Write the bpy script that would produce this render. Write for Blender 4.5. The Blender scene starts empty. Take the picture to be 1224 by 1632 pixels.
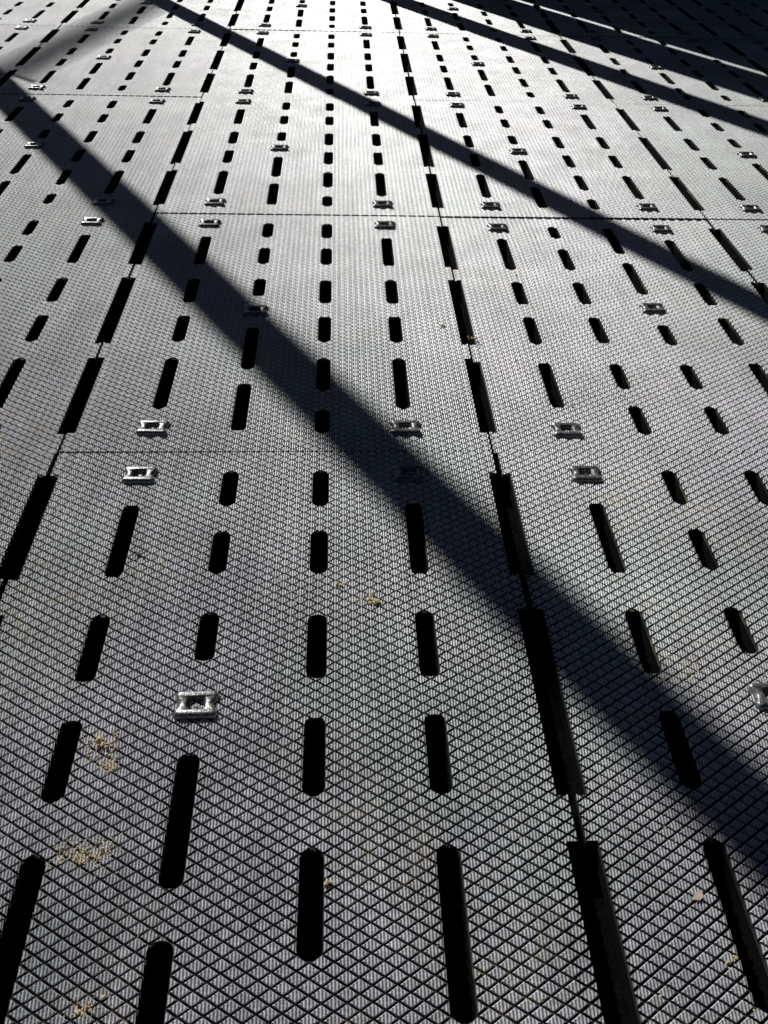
import bpy, bmesh, math, random
from mathutils import Vector, Matrix
from mathutils.geometry import tessellate_polygon
random.seed(7)
sc = bpy.context.scene
COL = sc.collection
R = math.radians

# ------------------------------------------------------------------ helpers
def from_bm(name, bm, mat, parent=None, smooth=False):
    me = bpy.data.meshes.new(name); bm.to_mesh(me); bm.free()
    me.materials.append(mat)
    if smooth:
        for p in me.polygons: p.use_smooth = True
    o = bpy.data.objects.new(name, me); COL.objects.link(o)
    if parent: o.parent = parent
    return o
def tag(o, label=None, cat=None, group=None, kind=None):
    if label: o['label'] = label
    if cat: o['category'] = cat
    if group: o['group'] = group
    if kind: o['kind'] = kind
def empty(name, loc, rz=0):
    o = bpy.data.objects.new(name, None); COL.objects.link(o)
    o.location = loc; o.rotation_euler = (0, 0, rz); o.empty_display_size = .05
    return o
def copy_tree(o, parent=None):
    c = o.copy(); COL.objects.link(c)
    if parent: c.parent = parent
    for ch in list(o.children): copy_tree(ch, c)
    return c

# camera calibration (camera 1.0 above the deck)
H = 1.0; PITCH = R(40.27); YAW = R(3.49); ROLL = R(1.95); FPX = 1411.0
def ground(x, y):
    a = x-612; b = y-816
    cr, sr = math.cos(ROLL), math.sin(ROLL)
    xp = a*cr + b*sr; yp = b*cr - a*sr
    d = yp + FPX*math.tan(PITCH)
    Xc = xp*H/(d*math.cos(PITCH)); Yc = H*(FPX/(d*math.cos(PITCH)**2) - math.tan(PITCH))
    return (Xc*math.cos(YAW)+Yc*math.sin(YAW), Yc*math.cos(YAW)-Xc*math.sin(YAW))

# ------------------------------------------------------------------ materials
def nodes(name):
    m = bpy.data.materials.new(name); m.use_nodes = True
    nt = m.node_tree; b = nt.nodes['Principled BSDF']
    return m, nt, b
def N(nt, t, **kw):
    n = nt.nodes.new(t)
    for k, v in kw.items(): setattr(n, k, v)
    return n
def ramp(nt, src, p0, p1, c0=(0,0,0,1), c1=(1,1,1,1)):
    r = N(nt, 'ShaderNodeValToRGB'); e = r.color_ramp.elements
    e[0].position = p0; e[1].position = p1; e[0].color = c0; e[1].color = c1
    nt.links.new(src, r.inputs[0]); return r.outputs[0]
def noise(nt, vec, scale, detail=4, rough=.6):
    n = N(nt, 'ShaderNodeTexNoise'); n.inputs['Scale'].default_value = scale
    n.inputs['Detail'].default_value = detail; n.inputs['Roughness'].default_value = rough
    if vec: nt.links.new(vec, n.inputs['Vector'])
    return n.outputs['Fac']
def mix(nt, fac, a, b, mode='MIX'):
    n = N(nt, 'ShaderNodeMix', data_type='RGBA', blend_type=mode)
    for s, v in ((n.inputs[0], fac), (n.inputs[6], a), (n.inputs[7], b)):
        if hasattr(v, 'links'): nt.links.new(v, s)
        else: s.default_value = v
    return n.outputs[2]
def math_(nt, op, a, b):
    n = N(nt, 'ShaderNodeMath', operation=op)
    for s, v in ((n.inputs[0], a), (n.inputs[1], b)):
        if hasattr(v, 'links'): nt.links.new(v, s)
        else: s.default_value = v
    return n.outputs[0]
def stretch(nt, pos, sx, sy, sz):
    m = N(nt, 'ShaderNodeMapping'); m.inputs['Scale'].default_value = (sx, sy, sz)
    nt.links.new(pos, m.inputs['Vector']); return m.outputs[0]
def mrange(nt, src, a, b, c=0., d=1.):
    n = N(nt, 'ShaderNodeMapRange')
    for i, v in ((1, a), (2, b), (3, c), (4, d)): n.inputs[i].default_value = v
    nt.links.new(src, n.inputs[0]); return n.outputs[0]

T = 0.026          # slab thickness; groove floor
PH = 0.0012        # pad height at its low near corner
SL = 0.29          # pads rise away from the viewer
RH = 0.0009        # rib height
CH = 0.0014        # chamfer drop round the pad
def mat_rubber():
    m, nt, b = nodes('mat_rubber')
    pos = N(nt, 'ShaderNodeNewGeometry').outputs['Position']
    oi = N(nt, 'ShaderNodeObjectInfo').outputs['Random']
    blot = ramp(nt, noise(nt, pos, 3.2, 5, .62), .36, .66)
    base = mix(nt, blot, (.38, .405, .405, 1), (.68, .71, .70, 1))
    # faded mauve and green casts in the old plastic
    hue = ramp(nt, noise(nt, pos, 1.1, 3, .5), .40, .60, (1.06, .96, 1.09, 1), (.94, 1.02, 1.0, 1))
    base = mix(nt, 1.0, base, hue, 'MULTIPLY')
    streak = ramp(nt, noise(nt, stretch(nt, pos, 26, 1.4, 1), 1.0, 5, .7), .36, .66, (.72, .72, .72, 1), (1.14, 1.14, 1.13, 1))
    base = mix(nt, .85, base, mix(nt, 1.0, base, streak, 'MULTIPLY'))
    grain = ramp(nt, noise(nt, pos, 95, 3, .7), .35, .68, (.66, .66, .66, 1), (1.2, 1.2, 1.2, 1))
    base = mix(nt, 1.0, base, grain, 'MULTIPLY')
    rv = ramp(nt, oi, 0, 1, (.88, .88, .88, 1), (1.1, 1.1, 1.1, 1))
    base = mix(nt, 1.0, base, rv, 'MULTIPLY')
    at = N(nt, 'ShaderNodeAttribute', attribute_name='relief_shade'); relief_shade = at.outputs['Fac']
    base = mix(nt, relief_shade, (.005, .0055, .006, 1), base)  # shade painted in: grooves and slot walls near black, raised faces bright
    # sandy dust, thickest down in the grooves
    patch = ramp(nt, noise(nt, pos, 2.6, 3, .5), .50, .66)
    fine = ramp(nt, noise(nt, pos, 26, 7, .75), .47, .60)
    lv = mrange(nt, relief_shade, .005, .015)
    groove = mrange(nt, relief_shade, .05, .5, .7, .36)
    dust = math_(nt, 'MULTIPLY', math_(nt, 'MULTIPLY', patch, fine), lv)
    base = mix(nt, math_(nt, 'MULTIPLY', dust, groove), base, (.36, .28, .14, 1))
    nt.links.new(base, b.inputs['Base Color'])
    r = math_(nt, 'ADD', math_(nt, 'MULTIPLY', noise(nt, pos, 9, 5, .7), .22), .42)
    nt.links.new(r, b.inputs['Roughness'])
    b.inputs['IOR'].default_value = 1.95
    nt.links.new(mrange(nt, relief_shade, .08, .6, .02, 1.0), b.inputs['Specular IOR Level'])
    nt.links.new(mrange(nt, relief_shade, .1, .9, .0, .45), b.inputs['Sheen Weight'])
    b.inputs['Sheen Roughness'].default_value = .4
    bp = N(nt, 'ShaderNodeBump'); bp.inputs['Strength'].default_value = .6; bp.inputs['Distance'].default_value = .0009
    nt.links.new(noise(nt, pos, 330, 3, .6), bp.inputs['Height']); nt.links.new(bp.outputs[0], b.inputs['Normal'])
    return m
def mat_clip():
    m, nt, b = nodes('clip_plastic')
    pos = N(nt, 'ShaderNodeNewGeometry').outputs['Position']
    base = mix(nt, ramp(nt, noise(nt, pos, 130, 5, .75), .42, .72), (.04, .042, .043, 1), (.30, .30, .29, 1))
    nt.links.new(base, b.inputs['Base Color'])
    b.inputs['Metallic'].default_value = .2; b.inputs['IOR'].default_value = 1.9
    r = math_(nt, 'ADD', math_(nt, 'MULTIPLY', noise(nt, pos, 120, 3, .6), .35), .14)
    nt.links.new(r, b.inputs['Roughness'])
    bp = N(nt, 'ShaderNodeBump'); bp.inputs['Strength'].default_value = .7; bp.inputs['Distance'].default_value = .0012
    nt.links.new(noise(nt, pos, 220, 4, .7), bp.inputs['Height']); nt.links.new(bp.outputs[0], b.inputs['Normal'])
    return m
def mat_simple(name, c0, c1, scale, rough, bump=0, bd=.002, metal=0, spec=.5):
    m, nt, b = nodes(name)
    pos = N(nt, 'ShaderNodeNewGeometry').outputs['Position']
    nt.links.new(mix(nt, ramp(nt, noise(nt, pos, scale, 6, .65), .35, .68), (*c0, 1), (*c1, 1)), b.inputs['Base Color'])
    b.inputs['Roughness'].default_value = rough; b.inputs['Metallic'].default_value = metal
    b.inputs['Specular IOR Level'].default_value = spec
    if bump:
        bp = N(nt, 'ShaderNodeBump'); bp.inputs['Strength'].default_value = bump; bp.inputs['Distance'].default_value = bd
        nt.links.new(noise(nt, pos, scale*2, 4, .7), bp.inputs['Height']); nt.links.new(bp.outputs[0], b.inputs['Normal'])
    return m
M_RUB = mat_rubber(); M_CLIP = mat_clip()
M_EARTH = mat_simple('dark_earth', (.001, .001, .0009), (.006, .0048, .0038), 45, .95, .8, .006, spec=.03)
M_SAND = mat_simple('sand_crumb', (.34, .26, .12), (.66, .54, .32), 120, .9)
M_CHIP = mat_simple('pale_flake', (.62, .45, .38), (.80, .68, .58), 90, .7)
M_TWIG = mat_simple('dry_twig', (.05, .04, .03), (.16, .12, .08), 200, .9)
M_STEEL = mat_simple('painted_steel', (.05, .055, .06), (.09, .095, .10), 12, .5, .1)
M_TIMBER = mat_simple('blocker_timber', (.12, .09, .06), (.24, .19, .13), 9, .85, .3)
M_RIVET = mat_simple('rivet_metal', (.06, .06, .06), (.2, .2, .2), 80, .45, metal=.8)

# ------------------------------------------------------------------ mat tile
W, L = 0.80, 1.143
GAP = 0.0025
GY = 0.0007
SW = 0.0137        # slot half width
NW = 0.0165        # notch half width
C3 = [(.060,.160),(.226,.328),(.420,.540),(.610,.728),(.802,.930),(1.002,1.080)]
C1 = [(.155,.332),(.415,.540),(.608,.730),(.802,.998)]
C2 = [(.060,.156),(.226,.325),(.412,.505),(.664,.844),(.906,1.074)]
SE = [(.070,.335),(.412,.735),(.800,1.082)]
CLIPS = [(1,.072),(4,.072),(2,.586),(1,1.068),(4,1.068)]
P = W/5
def capsule(cx, y0, y1, r, n=7, infl=0):
    r2 = r+infl; cr = r*.8+infl; pts = []
    for (sx, yy, a0) in ((1, y0-infl+cr, -90), (1, y1+infl-cr, 0), (-1, y1+infl-cr, 90), (-1, y0-infl+cr, 180)):
        for k in range(n//2+1):
            a = R(a0 + 90*k/(n//2))
            pts.append((cx + sx*(r2-cr) + cr*math.cos(a), yy + cr*math.sin(a)))
    return pts
slots = []
for i, col in ((1, C1), (2, C2), (3, C3), (4, C1)):
    for d0, d1 in col: slots.append((i*P, L-d1, L-d0))
def clip_hp(poly, ax, ay, bx, by, inside=True):
    s = 1 if inside else -1; out = []; n = len(poly)
    ds = [s*((bx-ax)*(p[1]-ay) - (by-ay)*(p[0]-ax)) for p in poly]
    for i in range(n):
        j = (i+1) % n
        if ds[i] >= 0: out.append(poly[i])
        if (ds[i] > 0 and ds[j] < 0) or (ds[i] < 0 and ds[j] > 0):
            t = ds[i]/(ds[i]-ds[j]); p, q = poly[i], poly[j]
            out.append((p[0]+(q[0]-p[0])*t, p[1]+(q[1]-p[1])*t))
    return out if len(out) >= 3 else []
def area(p):
    return .5*sum(p[i][0]*p[(i+1)%len(p)][1]-p[(i+1)%len(p)][0]*p[i][1] for i in range(len(p)))
def diff(poly, hole):
    res = []; cur = poly; n = len(hole)
    for i in range(n):
        a, b = hole[i], hole[(i+1)%n]
        o = clip_hp(cur, *a, *b, inside=False)
        if o and area(o) > 3e-8: res.append(o)
        cur = clip_hp(cur, *a, *b, inside=True)
        if not cur: break
    return res
def bbox(p):
    xs = [q[0] for q in p]; ys = [q[1] for q in p]
    return min(xs), min(ys), max(xs), max(ys)
NX, NY = 30, 68
dx, dy = W/NX, L/NY
hx, hy = dx/2*.85, dy/2*.82
rect = (GAP+.0005, GY+.0002, W-GAP-.0005, L-GY-.0002)
def clip_rect(p):
    x0, y0, x1, y1 = rect
    for e in ((x0,y0,x1,y0),(x1,y0,x1,y1),(x1,y1,x0,y1),(x0,y1,x0,y0)):
        p = clip_hp(p, *e)
        if not p: return []
    return p
def build_slab(sgn):
    """sgn=1: pads rise toward +y; sgn=-1: for a mat laid the other way round"""
    holes = [capsule(cx, y0, y1, SW, 6, .0010) for cx, y0, y1 in slots]
    for sx in (0, W):
        for d0, d1 in SE:
            x0, x1 = sx-NW-.001, sx+NW+.001; y0, y1 = L-d1-.001, L-d0+.001
            holes.append([(x0,y0),(x1,y0),(x1,y1),(x0,y1)])
    hbb = [bbox(h) for h in holes]
    V = []; F = []; WR = []
    def top(y, cy): return T+PH+SL*max(0, sgn*(y-cy)+hy)
    def pad(dia, cx, cy):
        # base, shoulder and top rings: a pad with a chamfer painted brighter all round
        b = len(V)
        for p in dia: V.append((p[0], p[1], T))
        for p in dia:
            x, y = cx+(p[0]-cx)*.96, cy+(p[1]-cy)*.96
            V.append((x, y, max(T+.0003, top(y, cy)-CH)))
        for p in dia:
            x, y = cx+(p[0]-cx)*.80, cy+(p[1]-cy)*.80
            V.append((x, y, top(y, cy)))
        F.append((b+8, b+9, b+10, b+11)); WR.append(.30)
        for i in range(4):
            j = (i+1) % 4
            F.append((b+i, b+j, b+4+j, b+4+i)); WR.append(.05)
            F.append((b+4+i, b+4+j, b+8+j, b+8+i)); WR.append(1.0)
    def prism(poly, cyp):
        n = len(poly); b = len(V)
        for p in poly: V.append((p[0], p[1], T))
        for p in poly: V.append((p[0], p[1], top(p[1], cyp)))
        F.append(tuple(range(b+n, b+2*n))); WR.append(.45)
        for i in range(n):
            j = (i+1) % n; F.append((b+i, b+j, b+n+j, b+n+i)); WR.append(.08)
    def ridge(poly, xc, hw, cyp, h):
        for s in (1, -1):
            q = clip_hp(poly, xc, 0, xc, s)
            if not q or area(q) < 2e-9: continue
            n = len(q); b = len(V); z0 = [top(p[1], cyp) for p in q]
            hs = [h*max(0, 1-abs(p[0]-xc)/hw) for p in q]
            for p, z, k in zip(q, z0, hs): V.append((p[0], p[1], z+k))
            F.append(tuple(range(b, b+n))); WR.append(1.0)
            for i in range(n):
                j = (i+1) % n
                if hs[i] + hs[j] < 1e-6: continue
                if abs(q[i][0]-xc) < 1e-7 and abs(q[j][0]-xc) < 1e-7: continue
                k = len(V); V.append((q[i][0], q[i][1], z0[i])); V.append((q[j][0], q[j][1], z0[j]))
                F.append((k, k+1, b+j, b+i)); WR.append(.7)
    def lozenge(cx, cy):
        dia = [(cx-hx,cy),(cx,cy-hy),(cx+hx,cy),(cx,cy+hy)]
        bb = bbox(dia)
        near = [h for h, q in zip(holes, hbb) if not (q[0] > bb[2] or q[2] < bb[0] or q[1] > bb[3] or q[3] < bb[1])]
        edge = bb[0] < rect[0] or bb[1] < rect[1] or bb[2] > rect[2] or bb[3] > rect[3]
        def scaled(s): return [(cx+(p[0]-cx)*s, cy+(p[1]-cy)*s) for p in dia]
        ribs = []
        sc_ = .84; small = scaled(sc_)
        nr = 5; per = 2*hx*sc_/nr
        for k in range(nr):
            xc = cx-hx*sc_+per*(k+.5); hw = per*.41
            r = clip_hp(small, xc-hw, cy+1, xc-hw, cy-1); r = clip_hp(r, xc+hw, cy-1, xc+hw, cy+1) if r else r
            if r: ribs.append((r, xc, hw))
        if not near and not edge:
            pad(dia, cx, cy)
            for r, xc, hw in ribs: ridge(r, xc, hw, cy, RH)
        else:
            def chop(p):
                ps = [clip_rect(p)] if edge else [p]
                ps = [q for q in ps if q]
                for h in near: ps = [r for q in ps for r in diff(q, h)]
                return ps
            for q in chop(scaled(.92)): prism(q, cy)
            for r, xc, hw in ribs:
                for q in chop(r): ridge(q, xc, hw, cy, RH)
    for j in range(NY+1):
        for i in range(NX+1):
            lozenge(i*dx, j*dy)
            if i < NX and j < NY: lozenge((i+.5)*dx, (j+.5)*dy)
    out = [(GAP, GY)]
    out.append((W-GAP, GY))
    for d0, d1 in reversed(SE):
        out += [(W-GAP, L-d1), (W-NW, L-d1), (W-NW, L-d0), (W-GAP, L-d0)]
    out += [(W-GAP, L-GY), (GAP, L-GY)]
    for d0, d1 in SE:
        out += [(GAP, L-d0), (NW, L-d0), (NW, L-d1), (GAP, L-d1)]
    loops = [out] + [capsule(cx, y0, y1, SW, 8) for cx, y0, y1 in slots]
    flat = [p for l in loops for p in l]
    tris = tessellate_polygon([[Vector((p[0], p[1], 0)) for p in l] for l in loops])
    for z, up in ((T, 1), (0, -1)):
        b = len(V)
        for p in flat: V.append((p[0], p[1], z))
        for t in tris:
            a_ = area([flat[k] for k in t])
            if abs(a_) < 1e-12: continue
            t = tuple(t) if a_*up > 0 else tuple(reversed(t))
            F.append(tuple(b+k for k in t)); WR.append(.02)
    for li, l in enumerate(loops):
        b = len(V); n = len(l)
        for p in l: V.append((p[0], p[1], 0))
        for p in l: V.append((p[0], p[1], T-.003))
        for p in l: V.append((p[0], p[1], T))
        for i in range(n):
            j = (i+1) % n
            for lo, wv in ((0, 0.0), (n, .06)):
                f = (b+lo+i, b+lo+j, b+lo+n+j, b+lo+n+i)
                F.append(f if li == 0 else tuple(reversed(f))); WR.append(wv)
    V = [(v[0]-W/2, v[1]-L/2, v[2]) for v in V]
    me = bpy.data.meshes.new('mat_slab'); me.from_pydata(V, [], F); me.update()
    a = me.attributes.new('relief_shade', 'FLOAT', 'FACE')  # painted light and dark per face, low in recesses, high on ridges
    a.data.foreach_set('value', WR)
    me.materials.append(M_RUB)
    return me

# clip: low rounded rectangular loop with thick ends, waisted, round a square hole
def clip_mesh():
    bm = bmesh.new()
    w, d = .0300, .0228; cr = .0070
    def outline(ins):
        pts = []; ww, dd = w-ins, d-ins; c = max(cr-ins*.5, .003)
        for (sx, sy, a0) in ((1, -1, -90), (1, 1, 0), (-1, 1, 90), (-1, -1, 180)):
            cx, cy = sx*(ww-c), sy*(dd-c)
            for k in range(5):
                a = R(a0+22.5*k); pts.append((cx+c*math.cos(a), cy+c*math.sin(a)))
            if a0 in (-90, 90):
                s = 1 if a0 == -90 else -1
                for k in range(1, 8):
                    t = k/8; y = -(dd-c)+2*(dd-c)*t
                    pts.append((s*(ww-.0048*math.sin(math.pi*t)**1.6), s*y))
        return pts
    inner = []
    for (sx, sy, a0) in ((1, -1, -90), (1, 1, 0), (-1, 1, 90), (-1, -1, 180)):
        for k in range(5):
            a = R(a0+22.5*k); inner.append((sx*(.0108-.0045)+.0045*math.cos(a), sy*(.0092-.0045)+.0045*math.sin(a)))
    z1 = .0100
    specs = [(0, 0), (.0004, z1*.36), (.0014, z1*.62), (.0028, z1*.82), (.0046, z1*.95), (.0066, z1)]
    rings = [[bm.verts.new((p[0], p[1], z + (.0026*(abs(p[1])/d) - .0018)*(1 if z > z1*.6 else 0))) for p in outline(i)] for i, z in specs]
    for a, b in zip(rings, rings[1:]):
        for i in range(len(a)):
            j = (i+1) % len(a); f = bm.faces.new((a[i], a[j], b[j], b[i])); f.smooth = True
    n = len(inner)
    it = [bm.verts.new((p[0]*1.22, p[1]*1.22, z1-.0010)) for p in inner]
    im = [bm.verts.new((p[0], p[1], z1-.0038)) for p in inner]
    ib = [bm.verts.new((p[0]*.95, p[1]*.95, .0010)) for p in inner]
    for a, b in ((it, im), (im, ib)):
        for i in range(n):
            j = (i+1) % n; bm.faces.new((a[i], a[j], b[j], b[i]))
    bm.faces.new(ib)
    o = rings[-1]
    tri = tessellate_polygon([[Vector((v.co.x, v.co.y, 0)) for v in o], [Vector((v.co.x, v.co.y, 0)) for v in it]])
    allv = o+it
    for t in tri:
        try:
            f = bm.faces.new([allv[k] for k in t]); f.smooth = True
        except ValueError: pass
    bmesh.ops.recalc_face_normals(bm, faces=bm.faces)
    return bm

ME_A = build_slab(1); ME_B = build_slab(-1)
root = empty('slotted_floor_mat', (0, 0, -T))
body = bpy.data.objects.new('mat_slab', ME_A); COL.objects.link(body); body.parent = root
cbm = clip_mesh(); first = None
for ci, d in CLIPS:
    x, y = ci*P-W/2, L/2-d
    if first is None:
        c = from_bm('raised_clip', cbm, M_CLIP, root); first = c
        bm = bmesh.new()
        bmesh.ops.create_cone(bm, cap_ends=True, segments=14, radius1=.0038, radius2=.0028, depth=.002)
        rv = from_bm('rivet', bm, M_RIVET, c); rv.location = (0, 0, .0022)
    else:
        c = first.copy(); COL.objects.link(c); c.parent = root
        rv = first.children[0].copy(); COL.objects.link(rv); rv.parent = c
    c.location = (x, y, T+.0014)
    c.rotation_euler = (0, 0, R(random.uniform(-2, 2)))

XS = [-2.13, -1.332, -.531, .2862, 1.072, 1.872, 2.672]
YS = [.210, 1.353, 2.500, 3.642, 4.765, 5.890]
rown = ['front row nearest the camera', 'second row from the front', 'third row from the front',
        'fourth row from the front', 'farthest row at the top edge']
coln = ['outermost left column', 'second column from the left', 'middle column',
        'column just right of the middle', 'second column from the right', 'outermost right column']
special = {(2,0): 'large slotted tread mat filling the bottom centre of the floor, sandy crumbs on it',
           (3,0): 'slotted tread mat at bottom right corner with a small pale flake on it',
           (2,1): 'slotted tread mat in middle column crossed centrally by the widest diagonal shadow',
           (1,0): 'slotted tread mat at lower left edge of the floor, left of the long seam'}
dz = {(3,1): -.004, (4,1): -.003, (2,2): .001}
ddx = {(3,0): .007}
for r in range(5):
    for c in range(6):
        o = root if (r, c) == (0, 0) else copy_tree(root)
        x0, x1 = XS[c], XS[c+1]; y0, y1 = YS[r], YS[r+1]
        oy = -.0010 if r == 1 else 0
        o.location = ((x0+x1)/2+random.uniform(-.0015,.0015)+ddx.get((c, r), 0), (y0+y1)/2+oy+random.uniform(-.0008,.0008)*(r > 1), -T-.002+dz.get((c, r), random.uniform(-.0014, .0008)))
        o.scale = ((x1-x0)/W, (y1-y0)/L*(1 if r == 0 else .9985), 1)
        o.rotation_euler = (R(random.uniform(-.16,.16)), R(random.uniform(-.16,.16)), R(random.uniform(-.06,.06)) + (math.pi if (c, r) == (3, 1) else 0))
        if (c, r) == (3, 1):
            for ch in o.children:
                if ch.name.startswith('mat_slab'): ch.data = ME_B
        tag(o, special.get((c, r), 'slotted tread mat, %s, %s' % (rown[r], coln[c])), 'floor mat', 'slotted mats laid in a grid')

def over_slot(x, y):
    """true where there is a slot or seam gap rather than mat under the point"""
    for c in range(6):
        if XS[c] <= x < XS[c+1]:
            for r in range(5):
                if YS[r] <= y < YS[r+1]:
                    u = (x-XS[c]-ddx.get((c, r), 0))/(XS[c+1]-XS[c])*W; v = (y-YS[r])/(YS[r+1]-YS[r])*L
                    if (c, r) == (3, 1): u, v = W-u, L-v
                    m = .0025
                    for cx, y0, y1 in slots:
                        if abs(u-cx) < SW+m and y0-m < v < y1+m: return True
                    for d0, d1 in SE:
                        if (u < NW+m+.007 or u > W-NW-m) and L-d1-m < v < L-d0+m: return True
                    return u < .006 or u > W-.006
    return True

# ------------------------------------------------------------------ ground
me = bpy.data.meshes.new('ground')
me.from_pydata([(-400,-400,-T-.012),(400,-400,-T-.012),(400,400,-T-.012),(-400,400,-T-.012)], [], [(0,1,2,3)]); me.update()
me.materials.append(M_EARTH)
g = bpy.data.objects.new('ground', me); COL.objects.link(g)
tag(g, kind='structure')

# ------------------------------------------------------------------ crumbs
def lump(bm, x, y, z, s, squash=.7):
    ret = bmesh.ops.create_icosphere(bm, subdivisions=1, radius=s)
    rz = random.uniform(0, 6.28)
    sx, sy = random.uniform(.7, 1.7), random.uniform(.6, 1.2)
    for v in ret['verts']:
        k = random.uniform(.7, 1.25); co = v.co*k
        X, Y = co.x*sx, co.y*sy
        v.co = Vector((x+X*math.cos(rz)-Y*math.sin(rz), y+X*math.sin(rz)+Y*math.cos(rz), z+co.z*squash))
TOP = .0004
clusters = [(170,1190,.024,170),(176,1222,.018,90),(150,1365,.038,200),(110,1350,.022,60),(145,1605,.020,60),(450,945,.07,220),(570,950,.05,130),
            (1100,1085,.045,150),(1165,1530,.012,20),(1110,1060,.03,40),(755,540,.03,40),(1000,620,.10,110),(250,900,.07,150),
            (105,800,.06,70),(590,370,.10,70),(730,560,.05,40),(510,1412,.010,12),(240,460,.1,35),
            (1140,800,.12,50),(420,690,.2,80),(800,430,.2,60),(700,1330,.12,50),(1080,1300,.08,40)]
bm = bmesh.new()
for (px, py, sp, n) in clusters:
    gx, gy = ground(px, py)
    subs = [(random.gauss(0, sp*.42), random.gauss(0, sp*.42), random.uniform(.10, .40)) for _ in range(9)]
    for _ in range(n):
        sx_, sy_, sr_ = random.choice(subs)
        s = random.uniform(.0005, .0013)*(1.9 if random.random() < .06 else 1)
        x, y = gx+sx_+random.gauss(0, sp*sr_), gy+sy_+random.gauss(0, sp*sr_)
        if not over_slot(x, y): lump(bm, x, y, TOP+s*.1, s, .45)
for _ in range(1100):
    x = random.uniform(-1.2, 1.4); y = random.uniform(.3, 3.5); s = random.uniform(.0005, .0016)
    if not over_slot(x, y): lump(bm, x, y, TOP, s)
o = from_bm('sand_grains', bm, M_SAND); tag(o, 'yellowish sand grains scattered over the tread of the mats', 'sand', kind='stuff')
for (px, py, s, lab) in [(170,1188,.0070,'largest tan clay crumb at the lower left beside a slot'),
                         (545,934,.0055,'tan clay crumb above the slot at the centre of the mat'),
                         (598,962,.0065,'tan clay crumb just right of the centre slot'),
                         (592,950,.0045,'small tan clay crumb touching the larger centre right crumb'),
                         (752,541,.0062,'yellow crumb beside the end of a seam slot, right of centre'),
                         (706,521,.0045,'small yellow crumb on the seam right of centre'),
                         (1172,1527,.0035,'golden crumb near the bottom right corner'),
                         (520,1410,.0042,'golden crumb on the edge of the lowest centre slot')]:
    gx, gy = ground(px, py); bm = bmesh.new()
    for k in range(7): lump(bm, random.gauss(0, s*.7), random.gauss(0, s*.5), s*.3, s*random.uniform(.3, .62), .8)
    o = from_bm('clay_crumb', bm, M_SAND); o.location = (gx, gy, TOP+.001)
    tag(o, lab, 'crumb', 'clay crumbs on the mats')
gx, gy = ground(1110, 1432)
bm = bmesh.new()
pts = [(-.007,-.003,.001),(.002,-.004,.001),(.007,.001,.003),(.004,.006,.004),(-.002,.004,.003)]
vs = [bm.verts.new(p) for p in pts]; vb = [bm.verts.new((p[0], p[1], p[2]-.0012)) for p in pts]
bm.faces.new(vs); bm.faces.new(list(reversed(vb)))
for i in range(5): bm.faces.new((vb[i], vb[(i+1)%5], vs[(i+1)%5], vs[i]))
o = from_bm('leaf_flake', bm, M_CHIP); o.location = (gx, gy, TOP+.003)
tag(o, 'small pale pink flake lying on the tread at lower right', 'flake')
gx, gy = ground(224, 886)
bm = bmesh.new()
for (a, b_) in (((-.010,.006),(.008,-.008)), ((0,-.001),(.010,.007)), ((-.004,.001),(-.008,-.008))):
    dxx, dyy = b_[0]-a[0], b_[1]-a[1]; ln = math.hypot(dxx, dyy); an = math.atan2(dyy, dxx)
    ret = bmesh.ops.create_cone(bm, cap_ends=True, segments=6, radius1=.0016, radius2=.0009, depth=ln)
    mt = Matrix.Translation(((a[0]+b_[0])/2, (a[1]+b_[1])/2, .004)) @ Matrix.Rotation(an, 4, 'Z') @ Matrix.Rotation(R(90), 4, 'Y')
    bmesh.ops.transform(bm, matrix=mt, verts=ret['verts'])
o = from_bm('dry_twig', bm, M_TWIG); o.location = (gx, gy, TOP)
tag(o, 'small dark forked twig beside a slot at centre left', 'twig')

# ------------------------------------------------------------------ posts beyond the deck (they throw the long shadows)
EL = R(33); AZ = R(30.2)
n0, n1 = math.cos(AZ), math.sin(AZ)
PY = 6.25
def boxb(bm, x0, x1, y0, y1, z0, z1):
    ret = bmesh.ops.create_cube(bm, size=1)
    for v in ret['verts']:
        v.co = Vector(((x0+x1)/2+v.co.x*(x1-x0), (y0+y1)/2+v.co.y*(y1-y0), (z0+z1)/2+v.co.z*(z1-z0)))
    return ret['verts']
PZ = -T-.012
for k, (nn, w, lab) in enumerate([(.735, .155, 'leftmost dark steel post beyond the mats'), (1.878, .125, 'second steel post from the left beyond the mats'),
                             (3.05, .17, 'third steel post from the left beyond the mats'), (3.49, .33, 'fourth steel post from the left beyond the mats'),
                             (3.865, .36, 'rightmost steel post beside the added shade screen')]):
    px = (nn - n1*PY)/n0
    t = empty('steel_post', (px, PY, PZ)); t.rotation_euler = (0, 0, AZ)
    bm = bmesh.new(); boxb(bm, -w/2, w/2, -.07, .07, .012, 5.6)
    bmesh.ops.bevel(bm, geom=bm.edges[:], offset=.006, segments=2, affect='EDGES')
    from_bm('post_shaft', bm, M_STEEL, t)
    bm = bmesh.new(); boxb(bm, -w*.52, w*.52, -.1, .1, 0, .012); from_bm('base_plate', bm, M_STEEL, t)
    tag(t, lab, 'post', 'steel posts beyond the mats')
bm = bmesh.new(); boxb(bm, -3.2, 1.4, -.07, .07, 5.6, 5.8)
bmesh.ops.bevel(bm, geom=bm.edges[:], offset=.006, segments=2, affect='EDGES')
o = from_bm('top_beam', bm, M_STEEL); o.location = (0, PY, PZ); tag(o, 'long steel beam resting across the tops of the posts', 'beam')
ax, az, bx_, bz = -2.71, 1.80, -1.50, .70  # unseen brace, its thin slats shaped to blur into a soft half shadow
ln = math.hypot(bx_-ax, bz-az); bm = bmesh.new()
nb = 17
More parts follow.
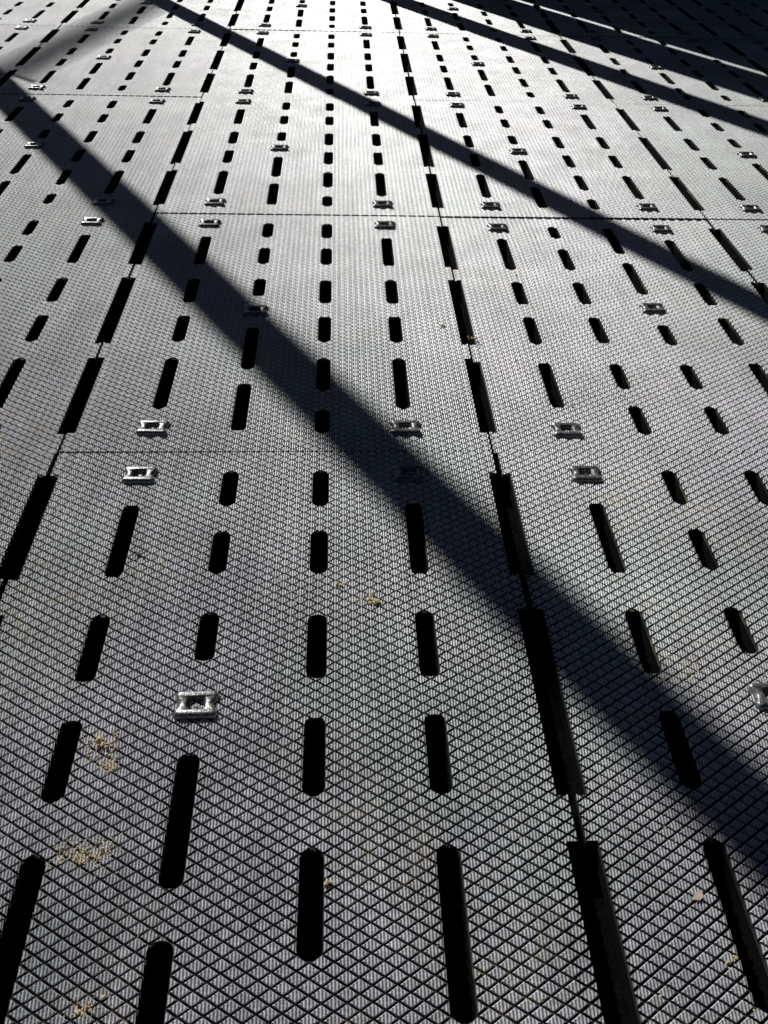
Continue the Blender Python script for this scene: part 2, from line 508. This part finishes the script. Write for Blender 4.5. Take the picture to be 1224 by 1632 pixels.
for k in range(nb):
    zc = -.112+k*.014; th = .0020+.0092*math.sin(math.pi*(k+.5)/nb)
    boxb(bm, -ln/2, ln/2, -.004, .004, zc-th/2, zc+th/2)
for xx in (-ln/2+.01, ln/2-.01): boxb(bm, xx-.006, xx+.006, -.010, .010, -.12, .12)
o = from_bm('dimming_brace', bm, M_STEEL); o.location = ((ax+bx_)/2, PY, PZ+(az+bz)/2); o.rotation_euler = (0, -math.atan2(bz-az, bx_-ax), 0)
tag(o, 'unseen sloping brace, its thin bars shaped to dim the top left corner', 'brace')
t = empty('shade_screen', (2.436, PY, PZ)); x = -1.42  # unseen board screen, added to block the sun from the top right corner
for k in range(17):
    w = random.uniform(.14, .2); bm = bmesh.new(); boxb(bm, x, x+w, -.012, .012, .05, 2.6); from_bm('shade_board', bm, M_TIMBER, t)
    x += w + (.014 if k == 3 else .002)
for z in (.4, 2.1):
    bm = bmesh.new(); boxb(bm, -1.45, x+.03, .013, .055, z, z+.09); from_bm('shade_rail', bm, M_TIMBER, t)
tag(t, 'unseen board screen added to darken the top right corner', 'screen')

# ------------------------------------------------------------------ light, sky, camera
w = bpy.data.worlds.new('World'); sc.world = w; w.use_nodes = True
nt = w.node_tree; bg = nt.nodes['Background']
sky = nt.nodes.new('ShaderNodeTexSky'); sky.sky_type = 'NISHITA'; sky.sun_disc = False
sky.sun_elevation = EL; sky.sun_rotation = -AZ; sky.air_density = .4; sky.dust_density = .6
nt.links.new(sky.outputs[0], bg.inputs[0]); bg.inputs[1].default_value = .017
sl = bpy.data.lights.new('sun', 'SUN'); sl.energy = 5; sl.angle = R(.5); sl.color = (1, .985, .95)
so = bpy.data.objects.new('sun', sl); COL.objects.link(so)
sd = Vector((-math.sin(AZ)*math.cos(EL), math.cos(AZ)*math.cos(EL), math.sin(EL)))
so.rotation_euler = sd.to_track_quat('Z', 'Y').to_euler()
cam = bpy.data.cameras.new('camera'); co = bpy.data.objects.new('camera', cam); COL.objects.link(co)
cam.sensor_fit = 'VERTICAL'; cam.sensor_height = 24; cam.sensor_width = 18; cam.lens = 24*FPX/1632
cam.clip_start = .02; cam.clip_end = 1500
Fv = Vector((math.sin(YAW)*math.cos(PITCH), math.cos(YAW)*math.cos(PITCH), -math.sin(PITCH)))
r0 = Vector((math.cos(YAW), -math.sin(YAW), 0)); u0 = r0.cross(Fv)
Rv = r0*math.cos(ROLL) + u0*math.sin(ROLL); Uv = -r0*math.sin(ROLL) + u0*math.cos(ROLL)
mt = Matrix((Rv, Uv, -Fv)).transposed().to_4x4(); mt.translation = (0, 0, H)
co.matrix_world = mt
sc.camera = co
sc.view_settings.view_transform = 'Standard'; sc.view_settings.look = 'None'; sc.view_settings.exposure = 0
